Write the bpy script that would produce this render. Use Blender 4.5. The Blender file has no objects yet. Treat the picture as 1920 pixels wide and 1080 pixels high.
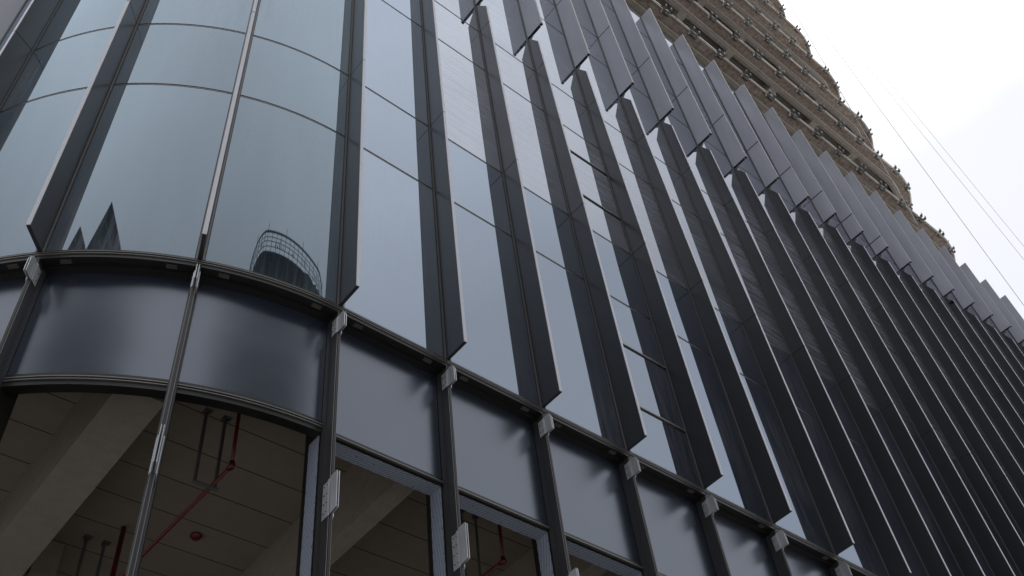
import bpy, math, random
from mathutils import Vector, Matrix
random.seed(7)
sc = bpy.context.scene
COL = sc.collection

# ------------------------------------------------------------------ camera
cam_d = bpy.data.cameras.new('camera')
cam_d.sensor_width = 36.0
cam_d.lens = 1872.44 / 1920 * 36
cam_d.clip_end = 5000
cam = bpy.data.objects.new('camera', cam_d)
COL.objects.link(cam)
cam.location = (-3.8692, -6.3916, -8.4770)
cam.rotation_euler = (2.4346, 0.0988, -0.6904)
sc.camera = cam

# ------------------------------------------------------------------ world, sun, exposure
SUN_EL, SUN_AZ = math.radians(50), math.radians(66)
w = bpy.data.worlds.new('World'); sc.world = w
w.use_nodes = True
nt = w.node_tree; nt.nodes.clear()
out = nt.nodes.new('ShaderNodeOutputWorld')
bg = nt.nodes.new('ShaderNodeBackground')
sky = nt.nodes.new('ShaderNodeTexSky'); sky.sky_type = 'NISHITA'; sky.sun_disc = False
sky.sun_elevation = SUN_EL; sky.sun_rotation = SUN_AZ
tc = nt.nodes.new('ShaderNodeTexCoord')
nz = nt.nodes.new('ShaderNodeTexNoise'); nz.inputs['Scale'].default_value = 1.6; nz.inputs['Detail'].default_value = 5
nz.inputs['Roughness'].default_value = 0.5
cr = nt.nodes.new('ShaderNodeValToRGB')
cr.color_ramp.elements[0].position = 0.3; cr.color_ramp.elements[0].color = (8.0, 8.4, 9.2, 1)
_e = cr.color_ramp.elements.new(0.86); _e.color = (9.55, 9.75, 10.2, 1)
cr.color_ramp.elements[-1].position = 1.0; cr.color_ramp.elements[-1].color = (16.3, 16.5, 17.0, 1)
mx = nt.nodes.new('ShaderNodeMix'); mx.data_type = 'RGBA'; mx.inputs[0].default_value = 0.95
nt.links.new(tc.outputs['Generated'], nz.inputs['Vector'])
spz = nt.nodes.new('ShaderNodeSeparateXYZ'); nt.links.new(tc.outputs['Generated'], spz.inputs[0])
m1 = nt.nodes.new('ShaderNodeMath'); m1.operation = 'MULTIPLY_ADD'; m1.inputs[1].default_value = 0.25
nt.links.new(nz.outputs['Fac'], m1.inputs[0]); nt.links.new(spz.outputs['Z'], m1.inputs[2])
nt.links.new(m1.outputs[0], cr.inputs['Fac'])
nt.links.new(sky.outputs['Color'], mx.inputs[6])
nt.links.new(cr.outputs['Color'], mx.inputs[7])
nt.links.new(mx.outputs[2], bg.inputs['Color'])
bg.inputs['Strength'].default_value = 0.1
nt.links.new(bg.outputs[0], out.inputs['Surface'])

sd = bpy.data.lights.new('sun', 'SUN'); sd.energy = 1.2; sd.angle = math.radians(30); sd.color = (1.0, 0.97, 0.93)
so = bpy.data.objects.new('sun', sd); COL.objects.link(so)
sdir = Vector((math.sin(SUN_AZ) * math.cos(SUN_EL), math.cos(SUN_AZ) * math.cos(SUN_EL), math.sin(SUN_EL)))
so.rotation_euler = (-sdir).to_track_quat('-Z', 'Y').to_euler()
so.location = (0, -30, 60)
sc.view_settings.view_transform = 'Standard'
sc.view_settings.look = 'None'
sc.view_settings.exposure = 0.0
sc.view_settings.gamma = 1.0

# ------------------------------------------------------------------ materials
def mat(name):
    m = bpy.data.materials.new(name); m.use_nodes = True
    return m, m.node_tree, m.node_tree.nodes['Principled BSDF']

def N(nt, t, **kw):
    n = nt.nodes.new(t)
    for k, v in kw.items(): setattr(n, k, v)
    return n

def noise(nt, scale, stretch=(1, 1, 1), detail=4, rough=0.55, coord='Object', rot=(0, 0, 0)):
    t = N(nt, 'ShaderNodeTexCoord'); mp = N(nt, 'ShaderNodeMapping')
    mp.inputs['Scale'].default_value = stretch; mp.inputs['Rotation'].default_value = rot
    n = N(nt, 'ShaderNodeTexNoise'); n.inputs['Scale'].default_value = scale
    n.inputs['Detail'].default_value = detail; n.inputs['Roughness'].default_value = rough
    nt.links.new(t.outputs[coord], mp.inputs['Vector']); nt.links.new(mp.outputs[0], n.inputs['Vector'])
    return n

def ramp(nt, src, stops):
    r = N(nt, 'ShaderNodeValToRGB'); e = r.color_ramp.elements
    while len(e) < len(stops): e.new(0.5)
    for i, (p, c) in enumerate(stops):
        e[i].position = p; e[i].color = (*c, 1)
    nt.links.new(src, r.inputs['Fac']); return r

def paint(name, col, rough=0.4, var=0.12, metallic=0.0, scale=3.0, stretch=(1, 1, .15), spec=0.5, fine=0.0):
    m, nt, b = mat(name)
    n = noise(nt, scale, stretch, 6, 0.6)
    lo = tuple(c * (1 - var) for c in col); hi = tuple(c * (1 + var) for c in col)
    oi = N(nt, 'ShaderNodeObjectInfo'); ma = N(nt, 'ShaderNodeMath', operation='MULTIPLY_ADD'); ma.inputs[1].default_value = 0.34; ma.inputs[2].default_value = -0.17
    nt.links.new(oi.outputs['Random'], ma.inputs[0]); sm = N(nt, 'ShaderNodeMath', operation='ADD')
    nt.links.new(ma.outputs[0], sm.inputs[0]); nt.links.new(n.outputs['Fac'], sm.inputs[1])
    r = ramp(nt, sm.outputs[0], [(0.3, lo), (0.7, hi)])
    nt.links.new(r.outputs['Color'], b.inputs['Base Color'])
    rr = N(nt, 'ShaderNodeMapRange'); rr.inputs['To Min'].default_value = rough * 0.85; rr.inputs['To Max'].default_value = rough * 1.2
    nt.links.new(n.outputs['Fac'], rr.inputs['Value']); nt.links.new(rr.outputs[0], b.inputs['Roughness'])
    b.inputs['Metallic'].default_value = metallic
    b.inputs['Specular IOR Level'].default_value = spec
    if fine:
        f = noise(nt, 60, (1, 1, 1), 3); bp = N(nt, 'ShaderNodeBump'); bp.inputs['Strength'].default_value = fine
        bp.inputs['Distance'].default_value = 0.01
        nt.links.new(f.outputs['Fac'], bp.inputs['Height']); nt.links.new(bp.outputs[0], b.inputs['Normal'])
    return m

def mirror_glass(name, dust_stretch, dust_rot, dust_hi, base=(0.010, 0.012, 0.019), tint=(0.84, 0.92, 1.0), ior=2.9):
    m = bpy.data.materials.new(name); m.use_nodes = True; nt = m.node_tree; nt.nodes.clear()
    o = N(nt, 'ShaderNodeOutputMaterial')
    d = N(nt, 'ShaderNodeBsdfDiffuse'); d.inputs['Color'].default_value = (*base, 1)
    g = N(nt, 'ShaderNodeBsdfGlossy'); g.inputs['Roughness'].default_value = 0.015; g.inputs['Color'].default_value = (*tint, 1)
    fr = N(nt, 'ShaderNodeFresnel')
    oi = N(nt, 'ShaderNodeObjectInfo'); ma = N(nt, 'ShaderNodeMath', operation='MULTIPLY_ADD')     # coating batches differ a little
    ma.inputs[1].default_value = 0.36; ma.inputs[2].default_value = ior-0.18
    nt.links.new(oi.outputs['Random'], ma.inputs[0]); nt.links.new(ma.outputs[0], fr.inputs['IOR'])
    mxs = N(nt, 'ShaderNodeMixShader')
    # panes are never quite flat: a slow ripple
    wv = noise(nt, 0.45, (1, 1, 1), 1, 0.4)
    bp = N(nt, 'ShaderNodeBump'); bp.inputs['Strength'].default_value = 0.10; bp.inputs['Distance'].default_value = 0.03
    nt.links.new(wv.outputs['Fac'], bp.inputs['Height'])
    nt.links.new(bp.outputs[0], g.inputs['Normal'])
    nt.links.new(fr.outputs[0], mxs.inputs[0]); nt.links.new(d.outputs[0], mxs.inputs[1]); nt.links.new(g.outputs[0], mxs.inputs[2])
    # dust wiped in streaks
    s = noise(nt, 2.2, dust_stretch, 8, 0.68, rot=dust_rot)
    patch = noise(nt, 0.35, (1, 1, 1), 2, 0.5)
    rs = ramp(nt, s.outputs['Fac'], [(0.40, (0.06, 0.06, 0.06)), (0.74, (1, 1, 1))])
    rp = ramp(nt, patch.outputs['Fac'], [(0.38, (0.15, 0.15, 0.15)), (0.65, (1, 1, 1))])
    mu = N(nt, 'ShaderNodeMath', operation='MULTIPLY'); nt.links.new(rs.outputs['Color'], mu.inputs[0]); nt.links.new(rp.outputs['Color'], mu.inputs[1])
    mu2 = N(nt, 'ShaderNodeMath', operation='MULTIPLY'); nt.links.new(mu.outputs[0], mu2.inputs[0]); mu2.inputs[1].default_value = dust_hi
    dd = N(nt, 'ShaderNodeBsdfDiffuse'); dd.inputs['Color'].default_value = (0.54, 0.54, 0.62, 1)
    mx2 = N(nt, 'ShaderNodeMixShader')
    nt.links.new(mu2.outputs[0], mx2.inputs[0]); nt.links.new(mxs.outputs[0], mx2.inputs[1]); nt.links.new(dd.outputs[0], mx2.inputs[2])
    nt.links.new(mx2.outputs[0], o.inputs['Surface'])
    return m

M = {}
M['glass_low'] = mirror_glass('clean_coated_glass', (6, 6, .5), (0, 0, 0), 0.12, tint=(0.74, 0.845, 1.0), ior=3.7)
M['glass_curved'] = mirror_glass('curved_coated_glass', (5, 5, .35), (0, 0, 0), 0.28, tint=(0.72, 0.865, 1.0), ior=2.6, base=(0.009, 0.016, 0.022))
M['glass_dusty'] = mirror_glass('dusty_coated_glass', (.4, 5, 5), (0, math.radians(6), 0), 0.45, tint=(0.84, 0.90, 1.0), ior=4.4)
# back painted spandrel glass, etched face
m, nt, b = mat('spandrel_glass'); M['spandrel'] = m
n = noise(nt, 1.3, (1, 1, 1), 4)
oc = noise(nt, 0.9, (1, 1, 1), 2, 0.5); bp = N(nt, 'ShaderNodeBump'); bp.inputs['Strength'].default_value = 0.22; bp.inputs['Distance'].default_value = 0.03
nt.links.new(oc.outputs['Fac'], bp.inputs['Height']); nt.links.new(bp.outputs[0], b.inputs['Normal'])
r = ramp(nt, n.outputs['Fac'], [(0.3, (0.008, 0.012, 0.022)), (0.7, (0.014, 0.019, 0.032))])
nt.links.new(r.outputs['Color'], b.inputs['Base Color'])
b.inputs['Roughness'].default_value = 0.25; b.inputs['IOR'].default_value = 2.35
b.inputs['Specular Tint'].default_value = (0.80, 0.87, 1.0, 1)
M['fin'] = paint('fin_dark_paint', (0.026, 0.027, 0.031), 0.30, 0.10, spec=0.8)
M['fin_up'] = paint('fin_painted_sheen', (0.46, 0.468, 0.53), 0.34, 0.09, spec=0.9, metallic=0.1)  # lighter base colour stands in for the gloss of the upper fins
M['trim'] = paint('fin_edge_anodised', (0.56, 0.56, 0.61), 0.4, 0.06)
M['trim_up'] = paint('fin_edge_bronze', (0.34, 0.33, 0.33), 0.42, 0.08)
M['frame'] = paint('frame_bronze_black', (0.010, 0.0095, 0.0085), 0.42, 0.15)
M['mull'] = paint('mullion_cover', (0.15, 0.147, 0.15), 0.38, 0.12, metallic=0.3)
M['nose'] = paint('mullion_nose', (0.065, 0.065, 0.069), 0.36, 0.12, metallic=0.4)
M['line'] = paint('gasket_line_light', (0.22, 0.21, 0.20), 0.4, 0.1, metallic=0.5)
M['alu'] = paint('mill_aluminium', (0.50, 0.51, 0.54), 0.34, 0.18, metallic=0.35, scale=8, stretch=(1, 1, .3))
M['steel'] = paint('galvanised_steel', (0.34, 0.34, 0.34), 0.45, 0.25, metallic=0.5, scale=12, stretch=(1, 1, 1))
M['clip_pad'] = paint('ledge_pad', (0.085, 0.08, 0.068), 0.5, 0.1)
M['darksteel'] = paint('hanger_steel', (0.10, 0.105, 0.10), 0.5, 0.2, metallic=0.3)
M['red'] = paint('sprinkler_red', (0.11, 0.007, 0.008), 0.4, 0.15)
M['rail'] = paint('edge_rail_steel', (0.74, 0.70, 0.65), 0.5, 0.2, scale=5, stretch=(1, 1, 1))

def film():
    m, nt, b = mat('protective_film')
    t = N(nt, 'ShaderNodeTexCoord')
    sp = N(nt, 'ShaderNodeSeparateXYZ'); nt.links.new(t.outputs['UV'], sp.inputs[0])
    # fine slanted lettering-like lines and dots, printed on the film
    wv = N(nt, 'ShaderNodeTexWave', wave_type='BANDS', bands_direction='Y')
    mp = N(nt, 'ShaderNodeMapping'); mp.inputs['Rotation'].default_value = (0, 0, math.radians(12)); mp.inputs['Scale'].default_value = (13, 13, 13)
    nt.links.new(t.outputs['UV'], mp.inputs['Vector']); nt.links.new(mp.outputs[0], wv.inputs['Vector'])
    wv.inputs['Scale'].default_value = 0.9; wv.inputs['Distortion'].default_value = 0.6; wv.inputs['Detail'].default_value = 3; wv.inputs['Detail Scale'].default_value = 6
    rw = ramp(nt, wv.outputs['Fac'], [(0.45, (0, 0, 0)), (0.75, (0.75, 0.75, 0.75))])
    vo = N(nt, 'ShaderNodeTexVoronoi'); vo.inputs['Scale'].default_value = 13; vo.inputs['Randomness'].default_value = 0.25
    nt.links.new(t.outputs['UV'], vo.inputs['Vector'])
    rv = ramp(nt, vo.outputs['Distance'], [(0.08, (1, 1, 1)), (0.13, (0, 0, 0))])
    ad = N(nt, 'ShaderNodeMath', operation='MAXIMUM'); nt.links.new(rw.outputs['Color'], ad.inputs[0]); nt.links.new(rv.outputs['Color'], ad.inputs[1])
    mxc = N(nt, 'ShaderNodeMix', data_type='RGBA'); mxc.inputs[6].default_value = (0.40, 0.44, 0.53, 1); mxc.inputs[7].default_value = (0.045, 0.055, 0.10, 1)
    nt.links.new(ad.outputs[0], mxc.inputs[0]); nt.links.new(mxc.outputs[2], b.inputs['Base Color'])
    b.inputs['Roughness'].default_value = 0.3
    return m
M['film'] = film()

def concrete(name, lo, hi, streak, joint=None, joint_axis=1, joint_off=0.0, bump=0.3, rough=0.85, stain=(0.12, 0.06, 0.035), mott=1.0):
    m, nt, b = mat(name)
    n1 = noise(nt, 0.9, streak, 8, 0.62); n2 = noise(nt, 7, (1, 1, 1), 6, 0.6); n3 = noise(nt, 1.7, (.5, 1.3, 1), 5, 0.6)
    r1 = ramp(nt, n1.outputs['Fac'], [(0.32, lo), (0.68, hi)])
    r2 = ramp(nt, n2.outputs['Fac'], [(0.3, (1-.22*mott,)*3), (0.7, (1+.12*mott,)*3)])
    mu = N(nt, 'ShaderNodeMix', data_type='RGBA', blend_type='MULTIPLY'); mu.inputs[0].default_value = 1
    nt.links.new(r1.outputs['Color'], mu.inputs[6]); nt.links.new(r2.outputs['Color'], mu.inputs[7])
    r3 = ramp(nt, n3.outputs['Fac'], [(0.66, (0, 0, 0)), (0.76, (0.7, 0.7, 0.7))])
    mu2 = N(nt, 'ShaderNodeMix', data_type='RGBA'); nt.links.new(r3.outputs['Color'], mu2.inputs[0])
    nt.links.new(mu.outputs[2], mu2.inputs[6]); mu2.inputs[7].default_value = (*stain, 1)
    last = mu2.outputs[2]
    if joint:
        t = N(nt, 'ShaderNodeTexCoord'); sp = N(nt, 'ShaderNodeSeparateXYZ'); nt.links.new(t.outputs['Object'], sp.inputs[0])
        a = N(nt, 'ShaderNodeMath', operation='ADD'); a.inputs[1].default_value = joint_off; nt.links.new(sp.outputs[joint_axis], a.inputs[0])
        mo = N(nt, 'ShaderNodeMath', operation='PINGPONG'); mo.inputs[1].default_value = joint / 2; nt.links.new(a.outputs[0], mo.inputs[0])
        lt = N(nt, 'ShaderNodeMath', operation='LESS_THAN'); lt.inputs[1].default_value = 0.007; nt.links.new(mo.outputs[0], lt.inputs[0])
        mj = N(nt, 'ShaderNodeMix', data_type='RGBA'); nt.links.new(lt.outputs[0], mj.inputs[0]); nt.links.new(last, mj.inputs[6])
        mj.inputs[7].default_value = (0.03, 0.025, 0.02, 1); last = mj.outputs[2]
    nt.links.new(last, b.inputs['Base Color'])
    b.inputs['Roughness'].default_value = rough; b.inputs['Specular IOR Level'].default_value = 0.2
    bp = N(nt, 'ShaderNodeBump'); bp.inputs['Strength'].default_value = bump; bp.inputs['Distance'].default_value = 0.01
    n4 = noise(nt, 45, (1, 1, 1), 4, 0.7); nt.links.new(n4.outputs['Fac'], bp.inputs['Height']); nt.links.new(bp.outputs[0], b.inputs['Normal'])
    return m
M['soffit'] = concrete('formed_concrete_brown', (0.25, 0.195, 0.165), (0.50, 0.42, 0.375), (.16, 2.2, 1), stain=(0.30, 0.16, 0.08), mott=2.2)
M['soffit2'] = concrete('formed_concrete_grey', (0.34, 0.305, 0.275), (0.50, 0.455, 0.41), (.2, 2.0, 1), stain=(0.2, 0.15, 0.11))
M['coffer'] = concrete('coffer_concrete', (0.26, 0.24, 0.22), (0.34, 0.31, 0.285), (.3, 1.0, 1), stain=(0.12, 0.09, 0.07))
M['ceil'] = concrete('board_marked_ceiling', (0.195, 0.165, 0.13), (0.235, 0.20, 0.158), (.4, 1, 1), joint=0.60, joint_off=0.07, stain=(0.23, 0.195, 0.155), mott=.25)
M['beam'] = concrete('rough_beam_concrete', (0.26, 0.23, 0.19), (0.29, 0.255, 0.21), (1, 1, 1), bump=1.0, stain=(0.27, 0.235, 0.19), mott=.5)
M['paving'] = concrete('street_paving', (0.38, 0.37, 0.35), (0.50, 0.48, 0.46), (1, 1, 1), joint=0.6, stain=(0.2, 0.19, 0.18))
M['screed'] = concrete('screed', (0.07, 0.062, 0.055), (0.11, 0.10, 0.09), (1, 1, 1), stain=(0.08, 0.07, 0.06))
M['facade_dark'] = concrete('tower_cladding', (0.022, 0.030, 0.032), (0.038, 0.048, 0.05), (1, 1, .3), joint=3.4, joint_axis=2, stain=(0.04, 0.05, 0.05))
M['net'] = paint('green_debris_net', (0.030, 0.075, 0.060), 0.8, 0.5, scale=1.2, stretch=(1, 1, .4), fine=0.4)
M['netdark'] = paint('dark_debris_net', (0.016, 0.020, 0.018), 0.85, 0.6, scale=1.5, stretch=(1, 1, 1), fine=0.4)
M['cable'] = paint('cable_grey', (0.50, 0.50, 0.52), 0.6, 0.05)
M['paper'] = paint('torn_plastic', (0.62, 0.6, 0.55), 0.5, 0.1)

# ------------------------------------------------------------------ mesh builder
class MB:
    def __init__(s): s.v = []; s.f = []; s.m = []; s.uv = []
    def quad(s, a, b, c, d, mi=0, uv=None):
        i = len(s.v); s.v += [tuple(a), tuple(b), tuple(c), tuple(d)]; s.f.append((i, i+1, i+2, i+3)); s.m.append(mi); s.uv.append(uv)
    def poly(s, pts, mi=0):
        i = len(s.v); s.v += [tuple(p) for p in pts]; s.f.append(tuple(range(i, i+len(pts)))); s.m.append(mi); s.uv.append(None)
    def hexa(s, p, mi=0):  # p: 8 points, bottom ring 0-3, top ring 4-7
        i = len(s.v); s.v += [tuple(q) for q in p]
        for f in ((3,2,1,0),(4,5,6,7),(0,1,5,4),(1,2,6,5),(2,3,7,6),(3,0,4,7)):
            s.f.append(tuple(i+k for k in f)); s.m.append(mi); s.uv.append(None)
    def box(s, x0, x1, y0, y1, z0, z1, mi=0):
        s.hexa([(x0,y0,z0),(x1,y0,z0),(x1,y1,z0),(x0,y1,z0),(x0,y0,z1),(x1,y0,z1),(x1,y1,z1),(x0,y1,z1)], mi)
    def prism(s, pts, t, mi=0):  # pts: ring of Vectors, t: thickness vector
        n = len(pts); i = len(s.v)
        s.v += [tuple(p) for p in pts] + [tuple(Vector(p) + t) for p in pts]
        s.f.append(tuple(range(i+n-1, i-1, -1))); s.f.append(tuple(range(i+n, i+2*n)))
        for k in range(n): s.f.append((i+k, i+(k+1) % n, i+n+(k+1) % n, i+n+k))
        s.m += [mi]*(n+2); s.uv += [None]*(n+2)
    def tube(s, a, b, r, n=10, mi=0, caps=True):
        a = Vector(a); b = Vector(b); d = (b-a).normalized()
        u = d.orthogonal().normalized(); v = d.cross(u); i = len(s.v)
        for P in (a, b):
            for k in range(n):
                t = 2*math.pi*k/n; s.v.append(tuple(P + (u*math.cos(t)+v*math.sin(t))*r))
        for k in range(n):
            s.f.append((i+k, i+(k+1) % n, i+n+(k+1) % n, i+n+k)); s.m.append(mi); s.uv.append(None)
        if caps:
            s.f.append(tuple(range(i+n-1, i-1, -1))); s.f.append(tuple(range(i+n, i+2*n))); s.m += [mi]*2; s.uv += [None]*2
    def build(s, name, mats, parent=None, smooth=None, origin=None):
        me = bpy.data.meshes.new(name)
        o_ = Vector(origin) if origin is not None else Vector((0, 0, 0))
        me.from_pydata([tuple(Vector(v)-o_) for v in s.v], [], s.f)
        if not isinstance(mats, (list, tuple)): mats = [mats]
        for q in mats: me.materials.append(q)
        for p, i in zip(me.polygons, s.m): p.material_index = i; p.use_smooth = bool(smooth)
        if any(u is not None for u in s.uv):
            ul = me.uv_layers.new(name='UVMap')
            for p, u in zip(me.polygons, s.uv):
                if u:
                    for li, c in zip(p.loop_indices, u): ul.data[li].uv = c
        me.update()
        if smooth is None and max(len(me.polygons), 1) > 8:
            for p in me.polygons: p.use_smooth = True
            me.set_sharp_from_angle(angle=math.radians(25))
        o = bpy.data.objects.new(name, me); COL.objects.link(o)
        if parent is not None: o.parent = parent; o.location = o_ - Vector(parent.get('_org', (0, 0, 0)))
        else: o.location = o_
        return o

def tag(o, label=None, cat=None, group=None, kind=None):
    if label: o['label'] = label
    if cat: o['category'] = cat
    if group: o['group'] = group
    if kind: o['kind'] = kind
    return o
def empty(name, loc=(0, 0, 0)):
    o = bpy.data.objects.new(name, None); COL.objects.link(o); o.location = loc; o.empty_display_size = .3
    return o
def copy_obj(o, parent=None):
    c = o.copy(); COL.objects.link(c); c.parent = parent
    return c

# ------------------------------------------------------------------ plan of the facade: straight run with rounded corners
R = 4.36; XE = 31.5; Q = R*math.pi/2; STEP = 1.5910
ZG = -10.1
def path(s):
    """point and outward normal at arc length s (0 = fin where the left curve starts)"""
    if s < -Q: return Vector((-R, R + (-s-Q), 0)), Vector((-1, 0, 0))
    if s < 0:
        t = -s/R; return Vector((-R*math.sin(t), R-R*math.cos(t), 0)), Vector((-math.sin(t), -math.cos(t), 0))
    if s <= XE: return Vector((s, 0, 0)), Vector((0, -1, 0))
    if s < XE+Q:
        t = (s-XE)/R; return Vector((XE+R*math.sin(t), R-R*math.cos(t), 0)), Vector((math.sin(t), -math.cos(t), 0))
    return Vector((XE+R, R+(s-XE-Q), 0)), Vector((1, 0, 0))
def sk(k):
    if k >= 23: return XE + STEP*(k-22)
    if k >= 1: return 1.5*(k-1)
    return -STEP*(1-k)
def P(s, off, z):
    p, n = path(s); q = p + n*off; return Vector((q.x, q.y, z))
def frame(k):
    p, n = path(sk(k)); t = Vector((-n.y, n.x, 0))      # t points towards rising k
    return p, n, t
def F(fr, a, off, z):
    p, n, t = fr; q = p + t*a + n*off; return Vector((q.x, q.y, z))
def divs(s0, s1):
    """sample stations between s0 and s1: dense on curves"""
    st = [s0]; cuts = sorted(c for c in (-Q, 0, XE, XE+Q) if s0 < c < s1) + [s1]
    for c in cuts:
        a = st[-1]; mid = (a+c)/2
        curved = (-Q < mid < 0) or (XE < mid < XE+Q)
        n = max(1, int(math.ceil((c-a)/0.13))) if curved else 1
        st += [a+(c-a)*(i+1)/n for i in range(n)]
    return st
def sweep(mb, s0, s1, prof, mi=0, closed=True, uvw=None):
    """sweep a closed (off,z) profile along the facade"""
    st = divs(s0, s1); n = len(prof); i0 = len(mb.v)
    for s in st:
        for off, z in prof: mb.v.append(tuple(P(s, off, z)))
    for a in range(len(st)-1):
        for b in range(n):
            c = (b+1) % n
            mb.f.append((i0+a*n+b, i0+(a+1)*n+b, i0+(a+1)*n+c, i0+a*n+c)); mb.m.append(mi)
            mb.uv.append([(st[a], b*.17), (st[a+1], b*.17), (st[a+1], b*.17+.17), (st[a], b*.17+.17)] if uvw else None)
    mb.f.append(tuple(range(i0+n-1, i0-1, -1))); e = i0+(len(st)-1)*n; mb.f.append(tuple(range(e, e+n)))
    mb.m += [mi]*2; mb.uv += [None]*2
def rect(o0, o1, z0, z1): return [(o0, z0), (o1, z0), (o1, z1), (o0, z1)]
def fbox(mb, fr, a0, a1, o0, o1, z0, z1, mi=0):
    mb.hexa([F(fr,a0,o0,z0),F(fr,a1,o0,z0),F(fr,a1,o1,z0),F(fr,a0,o1,z0),F(fr,a0,o0,z1),F(fr,a1,o0,z1),F(fr,a1,o1,z1),F(fr,a0,o1,z1)], mi)

K0, K1 = -4, 26
ZR = 20.63
LEV = [0.0, 3.518, 5.26, 8.755, 10.42, 13.92, 15.58, 19.08, ZR]
JZ = {3: 11.668, 4: 11.926, 5: 12.243, 6: 12.506, 7: 12.844, 8: 13.101, 9: 13.369, 10: 13.692, 11: 14.026, 12: 14.422,
      13: 14.681, 14: 15.007, 15: 15.337, 16: 15.658, 17: 15.979, 18: 16.266, 19: 16.578, 20: 16.878}
def zj(k):
    if k < 3: return 11.668 - .27*(3-k)
    if k > 20: return 16.878 + .3*(k-20)
    return JZ[k]
def dlow(k, z): return .352 - .0125*max(0, z-4.5)*min(1, max(0, (k-1)/3))
def dup(z): return .400 + .009*(20.63-z)

# ================================================================== the ground
g = MB(); NG = 1500
g.quad((-NG, -NG, ZG), (NG, -NG, ZG), (NG, NG, ZG), (-NG, NG, ZG))
tag(g.build('ground', M['paving']), 'pale paved street ground around the building', kind='structure')

# ================================================================== the building
B = empty('office_building')
tag(B, 'curved glass office building with dark vertical fins and bare concrete floors above', 'building')

# ---- reflecting panes of the clad storeys
def pane_mb(mb, k, z0, z1, mi=0):
    s0, s1 = sk(k)+.045, sk(k+1)-.045
    sweep(mb, s0, s1, [(-.03, z0+.018), (.0, z0+.018), (.0, z1-.018), (-.03, z1-.018)], mi)
panes = []
VENT = [(1.05, 2.36), (6.31, 7.79)]
for k in range(K0, K1):
    for i in range(len(LEV)-1):
        c = P((sk(k)+sk(k+1))/2, 0, (LEV[i]+LEV[i+1])/2); d = c-cam.location
        _, nn = path((sk(k)+sk(k+1))/2)
        score = max(0.0, -d.dot(nn))/d.length**3*(LEV[i+1]-LEV[i])
        if k < -2: score = 0
        if k <= 2 and LEV[i] > 10: score *= .05
        if c.x < -3.2 and LEV[i] > 6: score *= .05
        zs = [LEV[i], LEV[i+1]]
        panes.append((score, k, i, zs))
panes.sort(key=lambda q: -q[0])
rest = MB()
def gmat(k, i):
    if k < 1 or k >= 22: return 0
    return 1 if (i < 2 or (i == 2 and k < 2) or (i == 3 and k == 1)) else 2
for n_, (score, k, i, zs) in enumerate(panes):
    segs = [(zs[0], zs[1])]
    if k == 4:
        for a, b_ in VENT:
            if zs[0] < a and b_ < zs[1]+1e-3: segs = [(zs[0], a), (a, b_), (b_, zs[1])]
    if n_ < 96:
        mb = MB()
        for a, b_ in segs: pane_mb(mb, k, a, b_)
        mt = [M['glass_curved'], M['glass_low'], M['glass_dusty']][gmat(k, i)]
        mb.build('glass_pane', mt, B)
    else:
        for a, b_ in segs: pane_mb(rest, k, a, b_, gmat(k, i))
o = rest.build('glass_pane', [M['glass_curved'], M['glass_low'], M['glass_dusty']], B); o['kind'] = 'stuff'

# ---- horizontal joints between panes
for i, z in enumerate(LEV):
    if i == 0: continue
    mb = MB(); h = .018
    sweep(mb, sk(K0), sk(K1), rect(-.04, -.004, z-h, z+h) if i < 8 else rect(-.06, .012, z-.03, z+.06), 0)
    sweep(mb, sk(K0), sk(K1), rect(-.02, .004, z-h-.010, z-h-.002) if i < 8 else rect(-.06, .02, z+.062, z+.075), 1)
    mb.build('transom', [M['frame'], M['line']], B)
# ---- bars of the opening vents in one bay
for a, b_ in VENT:
    f0 = MB(); s0, s1 = sk(4)+.05, sk(5)-.05
    for z, t in ((a, 1), (b_, -1)):
        sweep(f0, s0, s1, rect(-.02, .006, z-.035, z-.012), 0)
        sweep(f0, s0, s1, rect(-.02, .022, z-.010, z+.014), 1)
        sweep(f0, s0, s1, rect(-.02, .006, z+.016, z+.034), 0)
    f0.build('vent_frame', [M['frame'], M['line']], B)

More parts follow.
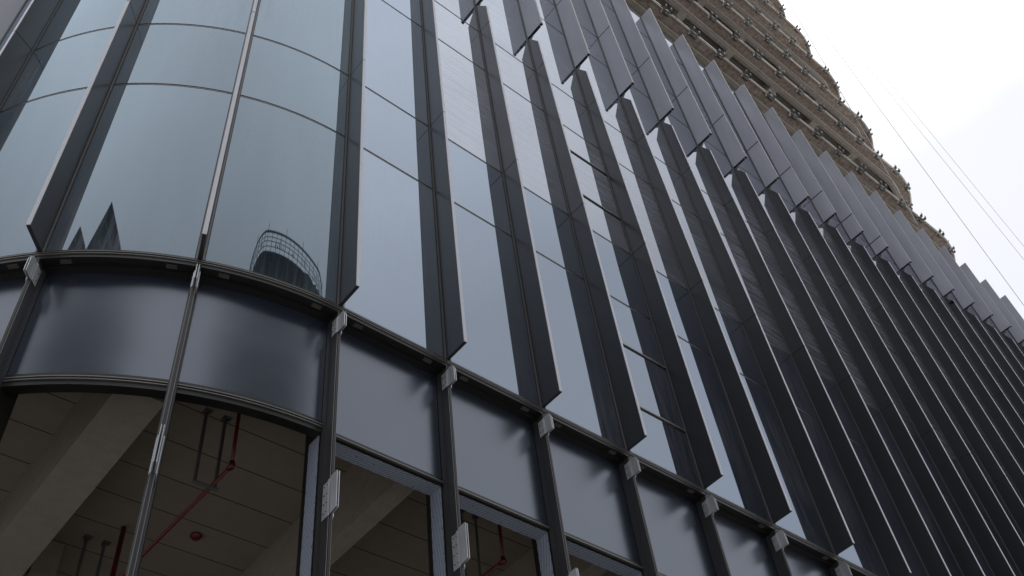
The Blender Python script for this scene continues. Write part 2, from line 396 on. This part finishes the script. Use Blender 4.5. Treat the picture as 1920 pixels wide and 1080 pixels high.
# ---- mullion cover strips on the clad storeys, fins and their light edges
def fin_panels(k, zlo, zhi): 
    c = [z for z in (5.26, 10.42, 15.58) if zlo+.3 < z < zhi-.3]
    e = [zlo]+c+[zhi]; return [(e[i]+(.009 if i else 0), e[i+1]-(.009 if i+2 < len(e) else 0)) for i in range(len(e)-1)]
TH = .021
for k in range(K0, K1+1):
    fr = frame(k)
    mb = MB()
    zt = ZR+.05
    for sgn in (-1, 1):
        a, b_ = sorted((sgn*.026, sgn*.046)); c, d = sorted((sgn*.046, sgn*.056)); e, f_ = sorted((sgn*.019, sgn*.026))
        for z0, z1 in zip([0]+[5.26, 10.42, 15.58], [5.26, 10.42, 15.58, zt]):
            fbox(mb, fr, a, b_, -.05, .022, z0+.004, z1-.004, 0)
        fbox(mb, fr, c, d, -.05, .006, 0, zt, 1)
        fbox(mb, fr, e, f_, -.05, .008, 0, zt, 1)
    mb.build('mullion', [M['mull'], M['frame']], B)
    # lower fin, its top cut on the slant
    J = zj(k); fm = MB(); tm = MB()
    for z0, z1 in fin_panels(k, .012, J-.04):
        last = z1 > J-.1
        d0 = dlow(k, z0); d1 = dlow(k, z1-.48 if last else z1)
        prof = [(-.01, z0), (d0, z0), (d1, z1-.48), (-.01+.05, z1-.01), (-.01, z1)] if last else [(-.01, z0), (d0, z0), (d1, z1), (-.01, z1)]
        fm.prism([F(fr, -TH, o_, z) for o_, z in prof], fr[2]*(2*TH))
        zt_ = z1-.48 if last else z1
        tm.hexa([F(fr,-TH-.002,d0,z0+.004),F(fr,TH+.002,d0,z0+.004),F(fr,TH+.002,d0+.008,z0+.004),F(fr,-TH-.002,d0+.008,z0+.004),
                 F(fr,-TH-.002,d1,zt_),F(fr,TH+.002,d1,zt_),F(fr,TH+.002,d1+.008,zt_),F(fr,-TH-.002,d1+.008,zt_)])
    for zz in (5.26, 10.42):
        if zz < J-.4: fm.prism([F(fr, -TH+.004, o_, z) for o_, z in [(0, zz-.012), (dlow(k, zz)-.004, zz-.012), (dlow(k, zz)-.004, zz+.012), (0, zz+.012)]], fr[2]*(2*TH-.008), 1)
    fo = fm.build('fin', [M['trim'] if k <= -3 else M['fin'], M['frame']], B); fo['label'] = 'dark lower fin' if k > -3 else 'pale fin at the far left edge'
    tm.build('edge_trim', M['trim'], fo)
    # upper fin
    fm = MB(); tm = MB(); bm_ = MB()
    for z0, z1 in fin_panels(k, J+.02, ZR+.03):
        d0, d1 = dup(z0), dup(z1)
        fm.prism([F(fr, -TH-.004, o_, z) for o_, z in [(-.01, z0), (d0, z0), (d1, z1), (-.01, z1)]], fr[2]*(2*TH+.008))
        tm.hexa([F(fr,-TH-.005,d0,z0),F(fr,TH+.005,d0,z0),F(fr,TH+.005,d0+.008,z0),F(fr,-TH-.005,d0+.008,z0),
                 F(fr,-TH-.005,d1,z1),F(fr,TH+.005,d1,z1),F(fr,TH+.005,d1+.008,z1),F(fr,-TH-.005,d1+.008,z1)])
    for zz in (15.58,):
        if zz > J+.35: fm.prism([F(fr, -TH-.005, o_, z) for o_, z in [(0, zz-.022), (dup(zz)-.001, zz-.022), (dup(zz)-.001, zz+.022), (0, zz+.022)]], fr[2]*(2*TH+.010), 1)
    fo = fm.build('fin', [M['fin_up'], M['frame']], B); fo['label'] = 'upper fin, its sheen painted in as lighter grey'
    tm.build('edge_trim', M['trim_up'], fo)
    d0 = dup(J)
    fbox(bm_, fr, -.03, .03, -.01, d0-.07, J-.012, J+.012, 0)          # closing plate under the upper fin
    fbox(bm_, fr, -.03, .03, d0-.05, d0+.01, J-.012, J+.012, 0)
    bm_.prism([F(fr, -.006, o_, z) for o_, z in [(0, J-.20), (.05, J-.20), (.17, J-.07), (.17, J-.015), (0, J-.015)]], fr[2]*.012, 1)
    bm_.build('end_plate', [M['frame'], M['mull']], fo)

# ---- ledge between the clad storeys and the spandrel band
SB = -1.68                               # bottom of the spandrel glass
REC = -.18                               # its plane
mb = MB(); s0, s1 = sk(K0), sk(K1)
sweep(mb, s0, s1, rect(-.05, .012, -.012, .014), 0)
sweep(mb, s0, s1, rect(-.05, .020, -.021, -.014), 1)
sweep(mb, s0, s1, rect(-.05, .010, -.044, -.023), 0)
sweep(mb, s0, s1, rect(-.05, .020, -.053, -.046), 1)
sweep(mb, s0, s1, rect(-.24, .008, -.105, -.055), 0)
sweep(mb, s0, s1, rect(-.10, -.085, -.118, -.107), 0)
sweep(mb, s0, s1, rect(-.24, -.13, -.130, -.107), 0)
L = mb.build('ledge', [M['frame'], M['line']], B)
for k in range(-3, 12):
    for s_ in (sk(k)+.22, sk(k+1)-.32):
        mb = MB(); sweep(mb, s_, s_+.11, rect(-.075, -.02, -.112, -.1055), 0)
        mb.build('ledge_pad', M['clip_pad'], L)

# ---- spandrel panels and open bays below
for k in range(K0, K1):
    mb = MB(); sweep(mb, sk(k)+.046, sk(k+1)-.046, rect(REC-.03, REC, SB if k >= 1 else SB+.075, -.118))
    mb.build('spandrel_panel', M['spandrel'], B)
    curved = k < 1
    fm = MB()
    a, b_ = sk(k)+.046, sk(k+1)-.046
    zc = SB+.075 if curved else SB
    sweep(fm, a, b_, rect(-.20, REC+.02, zc-.045, zc-.002), 0)
    sweep(fm, a, b_, rect(-.20, REC+.035, zc-.058, zc-.048), 1)
    if curved:
        sweep(fm, a, b_, rect(-.20, REC+.022, zc-.080, zc-.060), 0)
        sweep(fm, a, b_, rect(-.20, REC+.035, zc-.090, zc-.082), 1)
        sweep(fm, a, b_, rect(-.27, REC+.020, zc-.150, zc-.092), 0)
    else:
        sweep(fm, a, b_, rect(-.20, REC+.012, SB-.075, SB-.063), 0)
    oh = fm.build('opening_head', [M['frame'], M['line']], B)
    if not curved:
        f2 = MB(); z = SB-.078
        p0, p1 = P(a, -.20, z), P(b_, -.20, z); q0, q1 = P(a, -.385, z), P(b_, -.385, z)
        f2.quad(p0, q0, q1, p1, 0, [(0, 0), (0, .19), (1.41, .19), (1.41, 0)])
        f2.quad(q0, q0+Vector((0, 0, .09)), q1+Vector((0, 0, .09)), q1, 0, [(0, 0), (0, .1), (1.41, .1), (1.41, 0)])
        f2.build('protective_film', M['film'], oh)

# ---- mullions of the unfinished storey, with brackets waiting for fins
def bracket(fr, z0, z1, d, up):
    """two cheek plates screwed to the mullion nose, two outstanding plates"""
    mb = MB(); h = z1-z0; ch = .07 if up else 0.0; ins = h*.13
    for sgn in (-1, 1):
        t = fr[2]*.005
        mb.prism([F(fr, sgn*.031-.0025, o_, z) for o_, z in [(-.088, z0), (0, z0), (0, z1-ins), (-.088, z1-ins)]], t)
        mb.prism([F(fr, (sgn*.026)-.0025, o_, z) for o_, z in [(-.02, z0+ins*.2), (.012, z0+ins*.2), (.012, z1-ins*.6), (-.02, z1-ins*.6)]], fr[2]*.009)
        mb.prism([F(fr, sgn*.012-.003, o_, z) for o_, z in [(0, z0+ins*.5), (d-.0, z0+ins*.5+(.0 if up else .02)), (d, z1-ch), (d*.75, z1), (0, z1)]], fr[2]*.007)
    fbox(mb, fr, -.018, .018, -.002, .004, z0+ins, z1-ins*.6, 0)
    bolts = mb
    nb = 2 if up else 4
    for i in range(nb):
        z = z0 + h*(i+.6)/(nb+.6)
        for sgn in (-1, 1): bolts.tube(F(fr, sgn*.030, -.06, z), F(fr, sgn*.040, -.06, z), .008, 8, 1)
        bolts.tube(F(fr, -.03, -.012, z), F(fr, -.045, -.012, z), .005, 6, 1)
    mb.build('fin_bracket', [M['alu'], M['darksteel']], B)
for k in range(K0, K1+1):
    fr = frame(k); mb = MB()
    fbox(mb, fr, -.022, .022, -.11, .0, ZG, -.064, 0)          # nose
    fbox(mb, fr, -.009, .009, -.11, .008, ZG, -.066, 1)        # centre gasket
    fbox(mb, fr, -.0215, -.017, .001, .005, ZG, -.068, 2); fbox(mb, fr, .017, .0215, .001, .005, ZG, -.068, 2)
    fbox(mb, fr, -.038, .038, -.17, -.108, ZG, -.106, 0)
    fbox(mb, fr, -.044, .044, -.46, -.182, ZG, -.135, 1)
    fbox(mb, fr, -.0405, -.0365, -.175, -.115, ZG, -.136, 0); fbox(mb, fr, .0365, .0405, -.175, -.115, ZG, -.136, 0)
    mo = mb.build('mullion', [M['nose'], M['frame'], M['line']], B)
    if k >= 1:
        f2 = MB()
        for sg in (-1, 1):
            x_ = sg*.047
            f2.quad(F(fr, x_, -.195, ZG), F(fr, x_, -.385, ZG), F(fr, x_, -.385, SB-.08), F(fr, x_, -.195, SB-.08), 0,
                    [(0, 0), (0, .19), (8.3, .19), (8.3, 0)])
            f2.quad(F(fr, x_, -.385, ZG), F(fr, sg*.044, -.385, ZG), F(fr, sg*.044, -.385, SB-.08), F(fr, x_, -.385, SB-.08), 0, [(0, 0), (0, .01), (8.3, .01), (8.3, 0)])
        f2.build('protective_film', M['film'], mo)
    if -3 <= k <= 11: bracket(fr, -.435, -.16, .125, True)
    if -3 <= k <= 6: bracket(fr, -2.865, -2.40, .115, False)
tp = MB()
random.seed(3)
c0 = P(sk(3)+.17, -.30, SB-.09)
pts = [c0+Vector((.05*math.cos(t)*random.uniform(.6, 1.2), .02, -.015+.03*math.sin(t)*random.uniform(.5, 1.2))) for t in [i*math.pi/4 for i in range(8)]]
tp.prism(pts, Vector((.01, .03, -.006)))
tp.build('plastic_scrap', M['paper'], B)['label'] = 'white torn plastic scrap stuck under the opening head'

# ---- inside the open storey: ceiling slab, beams, back wall, floor
ZC, ZB = -.60, -1.45
BX = [-1.60+2.96*n for n in range(0, 11)]
def inner_ring(off, z):
    return [P(s, off, z) for s in divs(-Q, XE+Q)]
mb = MB(); ring = inner_ring(-.45, ZC) + [Vector((XE+R-.45, 16, ZC)), Vector((-R+.45, 16, ZC))]
mb.prism([Vector(p) for p in ring][::-1], Vector((0, 0, .35)))
mb.build('ceiling_slab', M['ceil'], B)
for x in BX:
    mb = MB(); y0 = .47
    if x < 0: y0 = R-math.sqrt(max(0, (R-.46)**2-(abs(x)+.23)**2))+.01
    hw = .235 if x < 0 else .125
    mb.box(x-hw, x+hw, y0, 15.9, ZB, ZC-.002)
    mb.build('ceiling_beam', M['beam'], B)
mb = MB(); mb.box(-1.2, -.9, 4.75, 4.9, ZC-.5, ZC-.002); 
mb.box(-R+.5, XE+R-.5, 5.9, 6.3, ZB-.12, ZC-.003); mb.build('cross_beam', M['beam'], B)
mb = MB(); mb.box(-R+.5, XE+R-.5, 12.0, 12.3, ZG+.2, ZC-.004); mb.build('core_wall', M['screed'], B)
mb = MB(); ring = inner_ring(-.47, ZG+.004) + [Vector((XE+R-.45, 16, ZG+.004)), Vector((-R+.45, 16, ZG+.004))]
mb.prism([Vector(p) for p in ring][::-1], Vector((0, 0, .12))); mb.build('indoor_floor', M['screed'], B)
# backing wall behind the mirrored storeys keeps them dark and closed
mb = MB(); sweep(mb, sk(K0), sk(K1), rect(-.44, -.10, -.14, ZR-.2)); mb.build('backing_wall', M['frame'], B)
mb = MB(); ring = inner_ring(-.12, ZR-.18) + [Vector((XE+R-.45, 16, ZR-.18)), Vector((-R+.45, 16, ZR-.18))]
mb.prism([Vector(p) for p in ring][::-1], Vector((0, 0, .12))); mb.build('terrace_slab', M['screed'], B)

# ---- bare concrete floors above
clip_me = None
def clip_mesh():
    """cladding bracket cast in the slab edge: notch plate, channel and two upstanding hooks (local x along, -y out)"""
    mb = MB()
    mb.box(-.26, -.19, -.03, .10, -.03, .02, 0)
    mb.hexa([(-.26,-.03,-.03),(-.20,-.03,-.03),(-.14,.10,-.03),(-.20,.10,-.03),(-.26,-.03,.03),(-.20,-.03,.03),(-.14,.10,.03),(-.20,.10,.03)], 1)
    mb.box(-.18, .20, .06, .12, -.02, .05, 2)
    mb.box(-.17, .19, -.05, .055, .02, .045, 0)
    mb.box(-.14, .16, -.075, -.045, -.045, .05, 0)
    mb.box(-.15, -.10, -.16, -.076, -.03, .10, 2); mb.box(.12, .17, -.16, -.076, -.03, .10, 2)
    mb.box(-.15, -.10, -.19, -.161, .04, .17, 0); mb.box(.12, .17, -.19, -.161, .04, .17, 0)
    mb.box(-.03, .10, -.012, .05, -.05, .018, 0)
    mb.box(-.19, -.12, -.02, .03, .05, .20, 2); mb.box(.13, .18, -.02, .03, .05, .20, 2)
    mb.tube((-.05, .02, -.06), (.09, .02, -.06), .014, 8, 0)
    me = mb.build('cladding_clip', [M['steel'], M['rail'], M['darksteel']])
    return me
proto_clip = clip_mesh(); used = False
E0 = -.36
SLABZ = [25.66 + 5.19*i for i in range(6)]
for li, z in enumerate(SLABZ):
    mb = MB(); s0, s1 = -3.0, XE+Q+5
    sweep(mb, s0, s1, [(E0, z), (E0, z+.22), (-.745, z+.22), (-.745, z+.03), (-.76, z)], 0)
    sweep(mb, s0, s1, [(-.785, z+.012), (-.785, z+.2), (-.95, z+.2), (-.95, z+.012)], 1)
    sweep(mb, s0, s1, [(-.762, z-.012), (-.762, z+.02), (-.784, z+.02), (-.784, z-.012)], 3)
    sweep(mb, s0, s1, [(-.955, z+.62), (-.955, z+.70), (-2.6, z+.70), (-2.6, z+.62)], 2)
    sweep(mb, s0, s1, [(-.951, z+.02), (-.951, z+.62), (-1.06, z+.62), (-1.06, z+.02)], 2)
    x0, x1 = 0.0, XE
    mb.box(x0, x1, 2.55, 14, z+.625, z+.70, 2)
    mb.box(XE, XE+R-2.5, R, 14, z+.626, z+.699, 2)
    mb.box(x0, XE+R-2.6, 3.6, 4.1, z-.05, z+.61, 2)
    sl = mb.build('floor_slab', [M['soffit'], M['soffit2'], M['coffer'], M['rail']], B)
    for n in range(2, 12):
        x = -1.35+3.04*n
        cb = MB(); cb.box(x-.21, x+.21, 0.952 if x < XE else 1.5, 3.6, z+.014, z+.62)
        cb.build('cross_rib', M['soffit2'], sl)
    for n in range(3):       # ribs fanning round the corner
        t = math.radians(28+n*28); cpos = Vector((XE, R, 0)); d = Vector((math.sin(t), -math.cos(t), 0)); u = Vector((d.y, -d.x, 0))
        cb = MB(); a = cpos+d*(R-.952); b_ = cpos+d*.8
        ring = [a+u*.2, a-u*.2, b_-u*.2, b_+u*.2]
        cb.prism([Vector((q.x, q.y, z+.015)) for q in ring], Vector((0, 0, .60))); cb.build('cross_rib', M['soffit2'], sl)
    # rail pieces between clips, then the clips
    random.seed(li+40)
    ks = [s_ for s_ in [.05+1.5*n for n in range(4, 22)]] + [XE+.05+STEP*.94*n for n in range(0, 6)]
    for a, b_ in zip(ks[:-1], ks[1:]):
        jz = random.uniform(-.02, .02); rl = MB()
        sweep(rl, a+.20+random.uniform(0, .08), b_-.25-random.uniform(0, .08), [(E0+.004, z-.045+jz), (E0+.07, z-.045+jz), (E0+.07, z+.03+jz), (E0+.004, z+.03+jz)])
        if random.random() < .35:      # a stub of bar left sticking out
            q = P(a+random.uniform(.45, 1.0), E0+.03, z+jz); o2 = Vector((random.uniform(-.3, .3), -random.uniform(.05, .16), random.uniform(.0, .12)))
            rl.tube(q, q+o2, .018, 5, 1)
        rl.build('edge_rail', [M['rail'], M['darksteel']], sl)
    eb = MB(); sweep(eb, 4, XE+Q+2, rect(E0+.0005, E0+.004, z+.05, z+.2)); eb.build('edge_strip', M['soffit2'], sl)
    for s_ in ks:
        p, nrm = path(s_)
        if not used: c = proto_clip; used = True; c.parent = sl
        else: c = copy_obj(proto_clip, sl)
        q = p + nrm*(E0)
        c.scale = (random.uniform(.85, 1.25), random.uniform(.85, 1.2), random.uniform(.8, 1.35))
        c.location = (q.x, q.y, z+random.uniform(-.01, .01)); c.rotation_euler = (random.uniform(-.06, .06), random.uniform(-.05, .05), math.atan2(nrm.x, -nrm.y)+random.uniform(-.08, .08))
for x in (10.8, 16.9, 23.0, 29.0):
    mb = MB(); mb.tube((x, 4.0, ZR-.06), (x, 4.0, SLABZ[-1]), .35, 20); mb.build('column', M['soffit2'], B, smooth=False)
mb = MB(); mb.box(12, 26, 9, 13.9, ZR-.06, SLABZ[-1]+.4); mb.build('core_wall', M['coffer'], B)

# ================================================================== pipes, hangers, alarm under the ceiling
def pipe(pts, label, r=.021):
    mb = MB()
    for a, b_ in zip(pts[:-1], pts[1:]): mb.tube(a, b_, r, 12)
    o = mb.build('sprinkler_pipe', M['red'], smooth=True, origin=pts[0])
    tag(o, label, 'pipe', 'red sprinkler pipes under the ceiling')
    for p_ in pts[1:-1]:
        e = MB(); p_ = Vector(p_)
        for a in (Vector(pts[0]), Vector(pts[-1])):
            dd = (a-p_).normalized()
            e.tube(p_-dd*.03, p_+dd*.055, r*1.45, 12); 
        eo = e.build('elbow', M['red'], smooth=True); eo.parent = o; eo.location = -Vector(pts[0])
    return o
pipe([(-.43, 1.27, ZC+.01), (-.43, 1.27, -1.575), (-.56, 5.6, -1.575)], 'red pipe with an elbow, running back behind the thick curved head frame')
pipe([(3.07, 1.10, ZC+.01), (3.07, 1.10, -1.575), (2.94, 5.6, -1.575)], 'red pipe with an elbow, seen in the second filmed opening from the left')
PX2, PY2 = -.46, 4.04
pipe([(PX2, PY2, -.62), (PX2, PY2, -4.5)], 'short red drop pipe left of the first mullion, low in the dark room', r=.03)

def hanger(x, y, z, label, wd=.23):
    r_ = empty('pipe_hanger', (x, y, ZC)); tag(r_, label, 'pipe hanger', 'steel pipe hangers under the ceiling')
    for sg in (-.5, .5):
        mb = MB(); xx = sg*wd
        mb.box(xx-.022, xx-.018, -.02, .02, z-ZC, -.012); mb.box(xx-.018, xx+.018, .016, .02, z-ZC, -.012)
        o = mb.build('rod', M['darksteel'], r_); 
        mb = MB(); mb.box(xx-.04, xx+.06, -.03, .05, -.010, -.001); mb.box(xx-.03, xx-.02, -.03, .05, -.05, -.010)
        mb.tube((xx+.03, .01, -.03), (xx+.03, .01, -.010), .012, 6); mb.build('foot_plate', M['darksteel'], r_)
    mb = MB(); mb.box(-wd/2-.03, wd/2+.03, -.025, .014, z-ZC-.022, z-ZC-.003); mb.build('crossbar', M['darksteel'], r_)
hanger(-.515, 1.65, -1.60, 'grey steel trapeze hanger holding the red pipe behind the curved head')
hanger(2.985, 1.55, -1.60, 'grey steel trapeze hanger beside the red pipe in a straight filmed opening')
hanger(-.62, 4.45, -1.65, 'faint steel trapeze hanger deep in the dark, left of the first mullion')
mb = MB(); c = Vector((.35, 3.75, ZC))
for i, (r0, h0, r1, h1) in enumerate([(.075, 0, .075, -.02), (.075, -.02, .05, -.055), (.05, -.055, .0, -.065)]):
    for j in range(16):
        a, b_ = 2*math.pi*j/16, 2*math.pi*(j+1)/16
        mb.quad(c+Vector((r0*math.cos(a), r0*math.sin(a), h0-.001)), c+Vector((r0*math.cos(b_), r0*math.sin(b_), h0-.001)),
                c+Vector((r1*math.cos(b_), r1*math.sin(b_), h1-.001)), c+Vector((r1*math.cos(a), r1*math.sin(a), h1-.001)))
tag(mb.build('fire_alarm', M['red'], smooth=True), 'small round red fire alarm on the dark ceiling', 'fire alarm')

# ================================================================== cables in the sky
def ray(px, py):
    v = Vector(((px-960)/1872.44, (540-py)/1872.44, -1)).normalized(); v.rotate(cam.rotation_euler); return v
def cable(p0, p1, sag, r, label):
    mb = MB(); a = Vector(p0); b_ = Vector(p1); n = 24; pts = []
    for i in range(n+1):
        t = i/n; q = a.lerp(b_, t); q.z -= sag*4*t*(1-t); pts.append(q)
    for i in range(n): mb.tube(pts[i], pts[i+1], r, 6, caps=False)
    tag(mb.build('cable', M['cable'], smooth=True), label, 'cable', 'thin cables crossing the sky')
# endpoints read off as directions from the viewpoint, strung 45-75 m away between a crane jib and the street
C0 = cam.location
def at(px, py, d): return C0 + ray(px, py)*d
cable(at(1455, -60, 78), at(2050, 750, 52), .5, .013, 'nearest and darkest thin cable, crossing the sky beside the concrete floors')
cable(at(1478, -60, 80), at(2060, 660, 56), .5, .010, 'middle one of three faint cables crossing the white sky')
cable(at(1492, -60, 81), at(2070, 645, 57), .5, .009, 'rightmost faint cable crossing the white sky')
cable(at(1452, -40, 60), at(1720, 420, 36), .3, .012, 'pale hoist rope hanging across the rounded concrete slab ends')

# ================================================================== buildings seen mirrored in the curved glass
def tower(x, y, size, rot, h, label, seed):
    r_ = empty('office_tower', (x, y, ZG)); r_.rotation_euler = (0, 0, rot); tag(r_, label, 'tower', 'towers mirrored in the curved glass')
    hh = h-ZG; s = size/2
    mb = MB(); mb.box(-s, s, -s, s, 0, hh); mb.build('wall', M['facade_dark'], r_)
    mb = MB()
    n = int(hh/3.4)
    for i in range(n):
        z = i*3.4
        for a in range(4):
            sgn = 1 if a < 2 else -1
            if a % 2 == 0: mb.box(-s-.05, s+.05, sgn*s-.05*0-(0 if sgn > 0 else .06), sgn*s+(.06 if sgn > 0 else 0), z+2.9, z+3.3)
            else: mb.box(sgn*s-(0 if sgn > 0 else .06), sgn*s+(.06 if sgn > 0 else 0), -s-.05, s+.05, z+2.91, z+3.29)
    mb.build('floor_band', M['net'], r_)
    mb = MB(); random.seed(seed)
    for i in range(3):
        xx, yy = -s+.8+random.uniform(-.5, .6), -s+.8+random.uniform(-.5, .6)
        mb.tube((xx, yy, hh), (xx+random.uniform(-.2, .2), yy, hh+random.uniform(3, 8)), .13, 6)
    mb.build('mast', M['darksteel'], r_)
def polar(az, d): return (-2.4+d*math.cos(math.radians(az)), .7+d*math.sin(math.radians(az)))
def corner_tower(az, d, sz, lean, h, label, seed):
    """near corner at azimuth az; its right-hand face turned lean degrees off square to the line of sight"""
    c = Vector(polar(az, d)); a1, a2 = math.radians(az+90-lean), math.radians(az-lean)
    m = c + Vector((math.cos(a1), math.sin(a1)))*sz/2 + Vector((math.cos(a2), math.sin(a2)))*sz/2
    tower(m.x, m.y, sz, a1, h, label, seed)
corner_tower(-148.5, 60, 34, 27, 78.0, 'dark tower mirrored larger in the curved pane left of the first mullion', 1)
corner_tower(-156.5, 84, 12, 24, 101.5, 'dark tower mirrored smaller at the lower left of the curved pane', 2)

T = empty('scaffolded_tower', (0, 0, ZG)); tag(T, 'round-cornered tower in green netting and scaffold, mirrored in the curved pane', 'tower')
TX0, TX1, TY0, TY1, TZ, RC = -8.0, 36.0, -77.0, -104.0, 101.0, 7.0
def ring_pts(ins=0):
    pts = []
    for cx, cy, a0 in ((TX1-RC, TY0-RC, 0), (TX0+RC, TY0-RC, 90), (TX0+RC, TY1+RC, 180), (TX1-RC, TY1+RC, 270)):
        for i in range(9):
            a = math.radians(a0+i*90/8); pts.append(Vector((cx+(RC-ins)*math.cos(a), cy+(RC-ins)*math.sin(a), 0)))
    return pts
rp = ring_pts(1.2); mb = MB(); zt = TZ-2.3-ZG
mb.prism([Vector((p.x, p.y, 0)) for p in rp], Vector((0, 0, zt)))
mb.build('netted_wall', M['netdark'], T)
mb = MB(); mb.box(-19.0, -7.2, -100, -78.5, 0, 88.0-ZG); mb.build('reflection_blocker', M['netdark'], T)  # added block, darkens the sky mirrored in the curved spandrels
# long-run resample for scaffold
rp = ring_pts(0); pts = []
for i in range(len(rp)):
    a, b_ = rp[i], rp[(i+1) % len(rp)]; n = max(1, round((b_-a).length/2.6))
    pts += [a.lerp(b_, j/n) for j in range(n)]
mb = MB(); nb = MB()
rb = MB(); random.seed(11)
for i, p in enumerate(rp):
    q = rp[(i+1) % len(rp)]; n = max(1, int((q-p).length/1.1))
    for j in range(n):
        c_ = p.lerp(q, j/n)*.97 + Vector((TX0+TX1, TY0+TY1, 0))*.015
        h_ = random.uniform(.2, 1.3)
        if random.random() < .7: rb.tube((c_.x, c_.y, zt-.1), (c_.x+random.uniform(-.2, .2), c_.y, zt+h_), random.uniform(.05, .2), 5)
rb.build('rebar', M['netdark'], T)
for i, p in enumerate(pts):
    q = pts[(i+1) % len(pts)]
    mb.tube((p.x, p.y, 55), (p.x, p.y, TZ-ZG+(1.6 if i % 4 == 0 else .2)), .11, 5)
    mb.tube((p.x, p.y, TZ-ZG), (q.x, q.y, TZ-ZG), .17, 6)
    for h in (1.1, 1.9, 2.9): mb.tube((p.x, p.y, TZ-ZG-h), (q.x, q.y, TZ-ZG-h), .06, 4)
    if p.x > 22:
        nb.quad((p.x, p.y, 50), (q.x, q.y, 50), (q.x, q.y, TZ-ZG-3.2-.5*(i % 3)), (p.x, p.y, TZ-ZG-3.2-.4*(i % 2)))
mb.build('scaffold', M['net'], T); nb.build('netting', M['net'], T)
